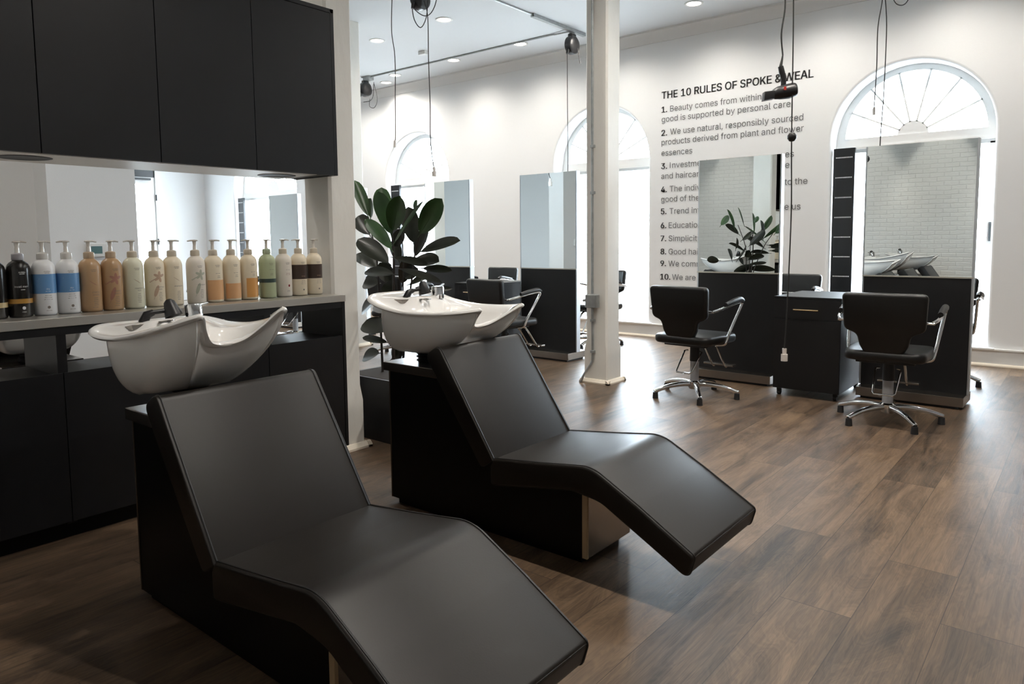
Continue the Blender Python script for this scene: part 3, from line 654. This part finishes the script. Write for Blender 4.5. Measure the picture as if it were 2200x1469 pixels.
SPEC = [
 (.897, 'black', BBK, 'black pump bottle with a pale gold band, cut by the left photo edge'),
 (.985, 'invati', BBK, 'glossy black pump bottle with white lettering and an ochre band'),
 (1.074, 'blue', BW, 'white pump bottle with wide blue band, beside the black bottle'),
 (1.163, 'blue2', BW, 'white pump bottle with wide blue band, beside the tan bottle'),
 (1.2515, 'cherry', BTAN, 'plain tan pump bottle with small dark lettering and no flower'),
 (1.340, 'cherryf', BTAN, 'tan pump bottle printed with a pink flower and leaf'),
 (1.432, 'rosemary', BPG, 'pale greenish cream pump bottle with a thin sprig, right of the tan bottles'),
 (1.527, 'rosef', BCR, 'cream pump bottle printed with a brownish pink flower and leaf'),
 (1.612, 'shampure', BCR, 'plain cream pump bottle just left of the gap in the row'),
 (1.725, 'shamf', BGY, 'off white pump bottle with grey green flower and leaf, right of the gap'),
 (1.815, 'peach', BCR, 'cream pump bottle with peach lower label, leftmost of the three peach ones'),
 (1.910, 'peach2', BCR, 'cream pump bottle with peach lower label, middle of the three'),
 (2.005, 'orange', BCR, 'cream pump bottle with stronger orange label, beside the green bottle'),
 (2.112, 'green', BGR, 'light green pump bottle with a dark green band'),
 (2.210, 'burg', BGY, 'off white pump bottle with a small burgundy dot'),
 (2.305, 'brown', BCR, 'cream pump bottle with wide dark brown band, next to the last'),
 (2.405, 'brown2', BCR, 'cream pump bottle with wide dark brown band, last at the right end')]
base_b = None
for i, (yy, kind, bm_, label) in enumerate(SPEC):
    t = thing('pump_bottle', label, 'bottle', (-3.395, yy, .925), 0, 'pump bottles on the steel counter')
    if base_b is None:
        b_ = M().lathe(PROF, 36).build('bottle_body', bm_, t)
        me0 = b_.data; base_b = True
    else:
        mm = me0.copy(); mm.materials.clear(); mm.materials.append(bm_); b_ = bpy.data.objects.new('bottle_body', mm); C.objects.link(b_); b_.parent = t
    colm = {BW: CAPW, BBK: lm('pump_grey', (.35, .34, .36), .3), BTAN: lm('pump_tan', (.50, .38, .26), .3), BGR: lm('pump_green', (.40, .46, .32), .3)}.get(bm_, lm('pump_cream', (.62, .55, .44), .3))
    M().lathe([(.0205, .232), (.0215, .234), (.021, .256), (.017, .259), (.010, .261)], 24).build('collar', colm, t)
    pa = random.uniform(-.5, .5)+(PI/2 if i % 3 else -PI/2)
    p = M().cyl((0, 0, .258), (0, 0, .282), .0085, .0075, 16).cyl((0, 0, .282), (0, 0, .303), .0065, .0095, 16)
    p.lathe([(.001, .302), (.013, .302), (.016, .305), (.012, .309), (.001, .310)], 20); ca, sa = math.cos(pa), math.sin(pa)
    p.tube([(0, 0, .305), (ca*.018, sa*.018, .306), (ca*.034, sa*.034, .303)], [.0045, .004, .003], 8); p.build('pump', CLR, t)
    ink = 'white' if bm_ == BBK else 'ink'
    L1 = M()
    lab_text(L1, 'AVEDA', .0075, .180)
    lines(L1, .1755, 1, .012)
    def addlab(n_, m_, c): m_.build(n_, LB[c], b_)
    if kind == 'black': addlab('label_band', band(.045, .065), 'cream')
    if kind == 'invati':
        addlab('label_band', band(.057, .076), 'gold'); lab_text(L1, 'invati men', .0105, .122, -.1); lines(L1, .112, 1, .010); lines(L1, .022, 1, .010); lab_poly(L1, ell(0, .039, .0065, .0065, 0))
    if kind in ('blue', 'blue2'):
        addlab('label_band', band(.092, .172), 'blue'); w_ = M(); lab_text(w_, 'dry', .009, .108); lines(w_, .152, 1, .04); lines(w_, .100, 1, .012); addlab('band_lettering', w_, 'white')
        lines(L1, .083, 3, .016, .0085); lab_poly(L1, ell(0, .035, .0058, .0058, 0)); lines(L1, .020, 1, .014)
    if kind in ('cherry', 'cherryf'):
        lab_text(L1, 'cherry', .0105, .083, .1); lab_text(L1, 'almond', .0085, .072, .1); lines(L1, .060, 5, .010, .0075, .004); lines(L1, .020, 1, .014)
        f_ = M()
        if kind == 'cherryf': flower(f_, -.001, .140, .024); bigleaf(f_, -.014, .075, .030)
        else: lab_poly(f_, ell(-.004, .125, .018, .0012, -.6))
        addlab('printed_art', f_, 'pink')
    if kind in ('rosemary', 'rosef', 'shampure', 'shamf'):
        lab_text(L1, 'rosemary' if kind[:4] == 'rose' else 'shampure', .0095, .090, .15)
        if kind[:4] == 'rose': lab_text(L1, 'mint', .0085, .080, .15)
        lines(L1, .066, 6, .009, .0075, .006); f_ = M()
        if kind in ('rosef', 'shamf'): flower(f_, .002, .140, .024); bigleaf(f_, -.012, .075, .028)
        else: lab_poly(f_, ell(-.002, .125, .018, .0011, -.6))
        addlab('printed_art', f_, 'sage' if kind == 'shamf' else 'taupe')
    if kind in ('peach', 'peach2', 'orange'):
        z1 = {'peach': .111, 'peach2': .090, 'orange': .112}[kind]
        addlab('label_panel', band(.014, z1, -1.2 if kind != 'orange' else -.8, 1.3), 'orange' if kind == 'orange' else 'peach')
        lines(L1, .142, 1, .015); lines(L1, .130, 2, .009, .0075, .004)
    if kind == 'green':
        addlab('label_band', band(.083, .103), 'dkgreen'); lines(L1, .150, 1, .015); lines(L1, .128, 2, .010)
    if kind == 'burg':
        lines(L1, .145, 1, .015); d_ = M(); lab_poly(d_, ell(.004, .061, .0055, .007, 0)); lines(d_, .126, 2, .014); addlab('dot', d_, 'burg'); lines(L1, .035, 2, .010)
    if kind in ('brown', 'brown2'):
        addlab('label_band', band(.092, .170), 'brown'); w_ = M(); lines(w_, .148, 1, .05); lab_text(w_, 'damage', .0065, .106); addlab('band_lettering', w_, 'taupe')
        lines(L1, .082, 3, .014, .0085); lab_poly(L1, ell(0, .034, .0045, .0045, 0))
    addlab('lettering', L1, ink if bm_ == BBK else 'greyink')
# ---------------------------------------------------------------- styling stations
def make_station():
    t = thing('styling_station', '', 'styling station'); w = .35
    M().box(-w, w, -.03, .03, .085, .915).build('panel', LAM, t)
    for s, n_ in ((-1, 'mirror'), (1, 'mirror')):
        M().box(-w, w, *sorted((s*.026, s*.031)), .925, 1.888).build('mirror', MIRROR, t)
    M().box(-w, w, -.026, .026, .915, 1.888).build('core', ALU, t)
    for s in (-1, 1): M().box(*sorted((s*w, s*(w+.012))), -.03, .03, .085, 1.89, .001).build('edge_trim', ALU, t)
    M().box(-w-.012, w+.012, -.038, .038, .914, .925, .001).build('ledge', STEEL, t)
    b = M().box(-w, w, -.165, .165, .018, .085, .003).build('base', STEELD, t)
    M().box(-w+.03, w-.03, -.14, .14, 0, .018).build('foot', RUBBER, b)
    return t
ST_Y = 5.96; SROT = math.radians(-.8)
s3 = make_station(); s3.location = (-1.027, ST_Y, 0); s3['group'] = 'double sided mirror styling stations'
s3['label'] = 'large mirror styling station at right in front of the right arched window'; s3.rotation_euler = (0, 0, SROT)
dup(s3, (-2.372, ST_Y, 0), SROT, 'mirror styling station hiding part of the wall lettering')
dup(s3, (-4.37, ST_Y, 0), SROT, 'mirror styling station just left of the cream column')
dup(s3, (-5.80, ST_Y, 0), SROT, 'farthest mirror styling station, partly behind the rubber plant')
dup(s3, (-7.62, ST_Y, 0), SROT, 'mirror styling station hidden behind the white post')
dup(s3, (-9.06, ST_Y, 0), SROT, 'mirror styling station seen through the shelf opening above the bottles')
# drawer trolleys
def make_cart():
    t = thing('drawer_trolley', '', 'trolley'); w = .242
    M().box(-w, w, .0, .66, .055, .752, .002).build('body', LAM, t)
    M().box(-w-.003, w+.003, -.006, .665, .752, .768, .002).build('top', LAM, t)
    dr = M().box(-w+.002, w-.002, -.012, 0, .60, .748, .001).build('drawer', LAM, t)
    M().tube([(-.09, -.012, .672), (-.09, -.035, .672), (.09, -.035, .672), (.09, -.012, .672)], .006, 8).build('handle', BRASS, dr)
    M().box(-w+.002, w-.002, -.012, 0, .058, .596, .001).build('lower_door', LAM, t)
    for x in (-w+.035, w-.035):
        for y in (.04, .62):
            M().cyl((x-.012, y, .022), (x+.012, y, .022), .022, n=16).box(x-.016, x+.016, y-.016, y+.016, .03, .055, .003).build('caster', RUBBER, t)
    return t
k1 = make_cart(); k1.location = (-1.672, 5.545, 0); k1['label'] = 'black drawer trolley with a metal handle between the two right stations'; k1['group'] = 'black drawer trolleys'
dup(k1, (-5.075, 5.545, 0), 0, 'black drawer trolley between the two left stations, behind the basin')
# ---------------------------------------------------------------- styling chairs
def make_chair(ph):
    t = thing('styling_chair', '', 'salon chair')
    for k in range(5):
        a = ph+2*PI*k/5; ca, sa = math.cos(a), math.sin(a); P_ = lambda r, z: (r*ca, r*sa, z)
        lg = M().tube([P_(.03, .098), P_(.12, .098), P_(.22, .085), P_(.31, .058), P_(.325, .052)], [.020, .019, .017, .016, .015], 10, smooth=4).build('leg', CHROME, t)
        M().cyl(P_(.318, .0), P_(.318, .045), .022, .019, 16).build('foot_cap', RUBBER, lg)
    M().lathe([(.001, .06), (.04, .06), (.048, .075), (.048, .115), (.036, .125), (.001, .125)], 24).build('hub', CHROME, t)
    M().cyl((0, 0, .12), (0, 0, .275), .033, n=24).build('pump_column', GREYP, t)
    M().cyl((0, 0, .275), (0, 0, .42), .037, .034, n=24).build('shroud', RUBBER, t)
    M().tube([(-.05, -.01, .355), (-.075, -.02, .35), (-.065, -.15, .215), (-.055, -.165, .205), (.055, -.165, .205), (.065, -.15, .215), (.075, -.02, .35), (.05, -.01, .355)], .0065, 8).build('pump_pedal', CHROME, t)
    st = fillet([(-.235, -.235), (.235, -.235), (.25, .05), (.245, .235), (-.245, .235), (-.25, .05)], [.09, .09, .1, .09, .09, .1], 6)
    M().prism(st, 'z', .425, .492, .026, 4).build('seat', VINYLK, t)
    M().box(-.17, .17, -.16, .16, .405, .43, .004).build('seat_plate', RUBBER, t)
    bk = fillet([(-.245, .865), (-.232, .63), (-.155, .60), (-.14, .53), (-.11, .475), (.11, .475), (.14, .53), (.155, .60), (.232, .63), (.245, .865)], [.035, .05, .05, .05, .07, .07, .05, .05, .05, .035], 5)
    mx = T(0, -.20, .48) @ Matrix.Rotation(math.radians(6), 4, 'X') @ T(0, 0, -.48)
    M().prism(bk, 'y', -.028, .028, .02, 4, mx).build('backrest', VINYLK, t)
    M().cyl((-.275, -.195, .682), (.275, -.195, .682), .009, n=12).build('cross_rod', CHROME, t)
    for s in (-1, 1):
        am = M().tube([(s*.262, -.20, .682), (s*.285, -.12, .70), (s*.29, .05, .727), (s*.29, .155, .738), (s*.288, .185, .725), (s*.282, .175, .69), (s*.262, .06, .52), (s*.252, .03, .455), (s*.235, .02, .422), (s*.16, .02, .412)], .0115, 10, smooth=4).build('armrest', CHROME, t)
        M().tube([(s*.289, -.06, .727), (s*.291, .05, .746), (s*.291, .15, .757), (s*.29, .195, .742)], [.016, .021, .021, .015], 12, smooth=4).build('arm_pad', VINYLK, am)
    ft = M()
    for s in (-1, 1): ft.tube([(s*.055, .12, .42), (s*.055, .22, .38), (s*.055, .36, .205), (s*.055, .40, .185)], .009, 8, smooth=4)
    ft = ft.build('footrest', CHROME, t); M().box(-.13, .13, .355, .41, .192, .208, .004).build('tread', STEELD, ft)
    return t
G = 'black styling chairs on chrome star bases'
ca = make_chair(math.radians(20)); ca.location = (-2.372, 5.12, 0); ca['group'] = G; ca['label'] = 'black styling chair facing the mirror that covers the wall lettering'; ca.rotation_euler = (0, 0, math.radians(-6))
dup(ca, (-1.03, 5.165, 0), math.radians(2), 'black styling chair at right facing the largest mirror')
dup(ca, (-4.28, 5.12, 0), math.radians(-8), 'black styling chair behind the second basin, left of the column')
dup(ca, (-5.72, 5.12, 0), math.radians(4), 'black styling chair half hidden behind the rubber plant leaves')
dup(ca, (-7.65, 5.12, 0), math.radians(5), 'styling chair whose column shows through the right open niche')
dup(ca, (-9.0, 5.12, 0), math.radians(-5), 'styling chair in the far left room behind the shelf wall')
dup(ca, (-2.25, 6.85, 0), PI, 'styling chair on the window side, its back showing above the right trolley')
dup(ca, (-1.00, 6.85, 0), PI, 'styling chair on the window side behind the largest mirror')
dup(ca, (-4.37, 6.85, 0), PI, 'styling chair on the window side, showing between left station and column')
dup(ca, (-5.98, 6.9, 0), PI, 'styling chair with grey lit back on the window side, above the left trolley')
# ---------------------------------------------------------------- rubber plant
t = thing('potted_rubber_plant', 'tall rubber plant with dark glossy leaves in a low black planter', 'plant', (-3.35, 3.06, 0))
PX, PY = -3.35, 3.06
p = M(); p.box(-.33, .33, -.26, .26, 0, .385, .003); p.build('planter', LAM, t)
M().box(-.31, .31, -.24, .24, .38, .3865).build('soil', SOIL, t)
Rw = [r2, -u2, fwd]
def bp_(zx, zy, Y):      # zoomed photo pixel -> point on the plane y = Y, local to the plant
    x, y = 760+zx*.327, 380+zy*.327
    d = ((x-1100)/FPX)*Rw[0]+((y-734.5-SHY)/FPX)*Rw[1]+Rw[2]
    k = Y/d.y; return Vector((d.x*k-PX, Y-PY, HC+d.z*k))
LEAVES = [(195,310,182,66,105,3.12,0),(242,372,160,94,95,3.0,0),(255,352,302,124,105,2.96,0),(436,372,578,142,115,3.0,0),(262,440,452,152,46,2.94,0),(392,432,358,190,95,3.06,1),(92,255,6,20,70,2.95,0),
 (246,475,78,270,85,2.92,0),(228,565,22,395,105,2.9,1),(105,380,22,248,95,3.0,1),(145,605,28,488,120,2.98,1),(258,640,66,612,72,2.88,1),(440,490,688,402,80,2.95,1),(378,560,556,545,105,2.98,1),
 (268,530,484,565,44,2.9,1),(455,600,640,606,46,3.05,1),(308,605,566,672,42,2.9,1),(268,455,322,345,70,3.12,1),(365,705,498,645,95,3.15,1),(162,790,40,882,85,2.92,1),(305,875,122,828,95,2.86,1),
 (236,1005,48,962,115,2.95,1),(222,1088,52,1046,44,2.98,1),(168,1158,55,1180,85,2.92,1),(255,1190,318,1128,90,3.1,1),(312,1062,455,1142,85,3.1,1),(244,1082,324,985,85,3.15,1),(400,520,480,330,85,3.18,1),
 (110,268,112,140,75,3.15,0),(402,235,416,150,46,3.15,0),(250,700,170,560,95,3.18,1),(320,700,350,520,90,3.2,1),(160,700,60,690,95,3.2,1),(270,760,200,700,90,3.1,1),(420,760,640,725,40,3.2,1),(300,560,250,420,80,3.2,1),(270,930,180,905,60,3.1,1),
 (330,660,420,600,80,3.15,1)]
fo = {0: M(), 1: M()}
toC = Vector((-PX, -PY, HC-1)).normalized()
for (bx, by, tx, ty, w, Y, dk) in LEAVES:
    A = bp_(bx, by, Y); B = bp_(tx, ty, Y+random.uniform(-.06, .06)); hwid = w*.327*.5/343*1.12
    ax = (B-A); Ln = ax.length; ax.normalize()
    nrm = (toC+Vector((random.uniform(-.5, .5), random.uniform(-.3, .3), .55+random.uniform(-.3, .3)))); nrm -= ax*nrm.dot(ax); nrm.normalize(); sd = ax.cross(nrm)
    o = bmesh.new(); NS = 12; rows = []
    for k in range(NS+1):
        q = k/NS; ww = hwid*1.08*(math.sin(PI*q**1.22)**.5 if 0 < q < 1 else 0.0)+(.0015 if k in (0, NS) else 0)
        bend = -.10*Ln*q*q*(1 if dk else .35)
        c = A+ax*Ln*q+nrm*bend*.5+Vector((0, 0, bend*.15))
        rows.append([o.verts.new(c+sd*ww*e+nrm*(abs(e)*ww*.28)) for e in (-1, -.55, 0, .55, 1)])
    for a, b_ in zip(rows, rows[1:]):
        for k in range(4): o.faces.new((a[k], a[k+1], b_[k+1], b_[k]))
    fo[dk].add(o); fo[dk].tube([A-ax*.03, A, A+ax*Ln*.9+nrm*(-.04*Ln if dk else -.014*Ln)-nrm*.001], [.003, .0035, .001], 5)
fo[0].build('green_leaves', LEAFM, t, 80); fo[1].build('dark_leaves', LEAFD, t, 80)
for pts, r in [([(262, 1230, 3.02), (258, 900, 3.02), (262, 720, 3.02), (262, 520, 3.02), (250, 350, 3.02)], .011), ([(190, 1270, 2.98), (178, 1000, 2.98), (165, 760, 2.98), (150, 540, 2.98), (95, 260, 3.0)], .008),
               ([(325, 1200, 3.1), (345, 950, 3.1), (378, 700, 3.08), (400, 520, 3.05), (436, 372, 3.02)], .008), ([(300, 1200, 3.1), (322, 900, 3.1), (325, 700, 3.1), (322, 450, 3.1), (300, 350, 3.05)], .006)]:
    P_ = [bp_(a, b_, y) for a, b_, y in pts]; P_.insert(0, Vector((P_[0].x, P_[0].y, .38)))
    M().tube(P_, [r*1.2]+[r*(1-.12*k) for k in range(len(pts))], 8, smooth=4).build('stem', STEMM, t)
# ---------------------------------------------------------------- small wall fittings seen in mirrors
th = M().box(0, .025, -.075, .075, -.055, .055, .005).build('thermostat', SMOOTH); tag(th, 'white thermostat with blue grey screen on the wall behind the tan bottles', 'thermostat'); th.location = (-6.5, 2.46, 1.165)
M().box(.024, .027, -.05, .035, -.028, .034, .001).build('screen', mat('lcd_screen', (.12, .22, .23), .2), th)
tag(M().box(-.06, .06, 0, .03, -.06, .06, .004).build('wall_switch', SMOOTH), 'pale wall switch box seen in the mirror left of the column', 'switch').location = (-10.2, -1.75, .85)
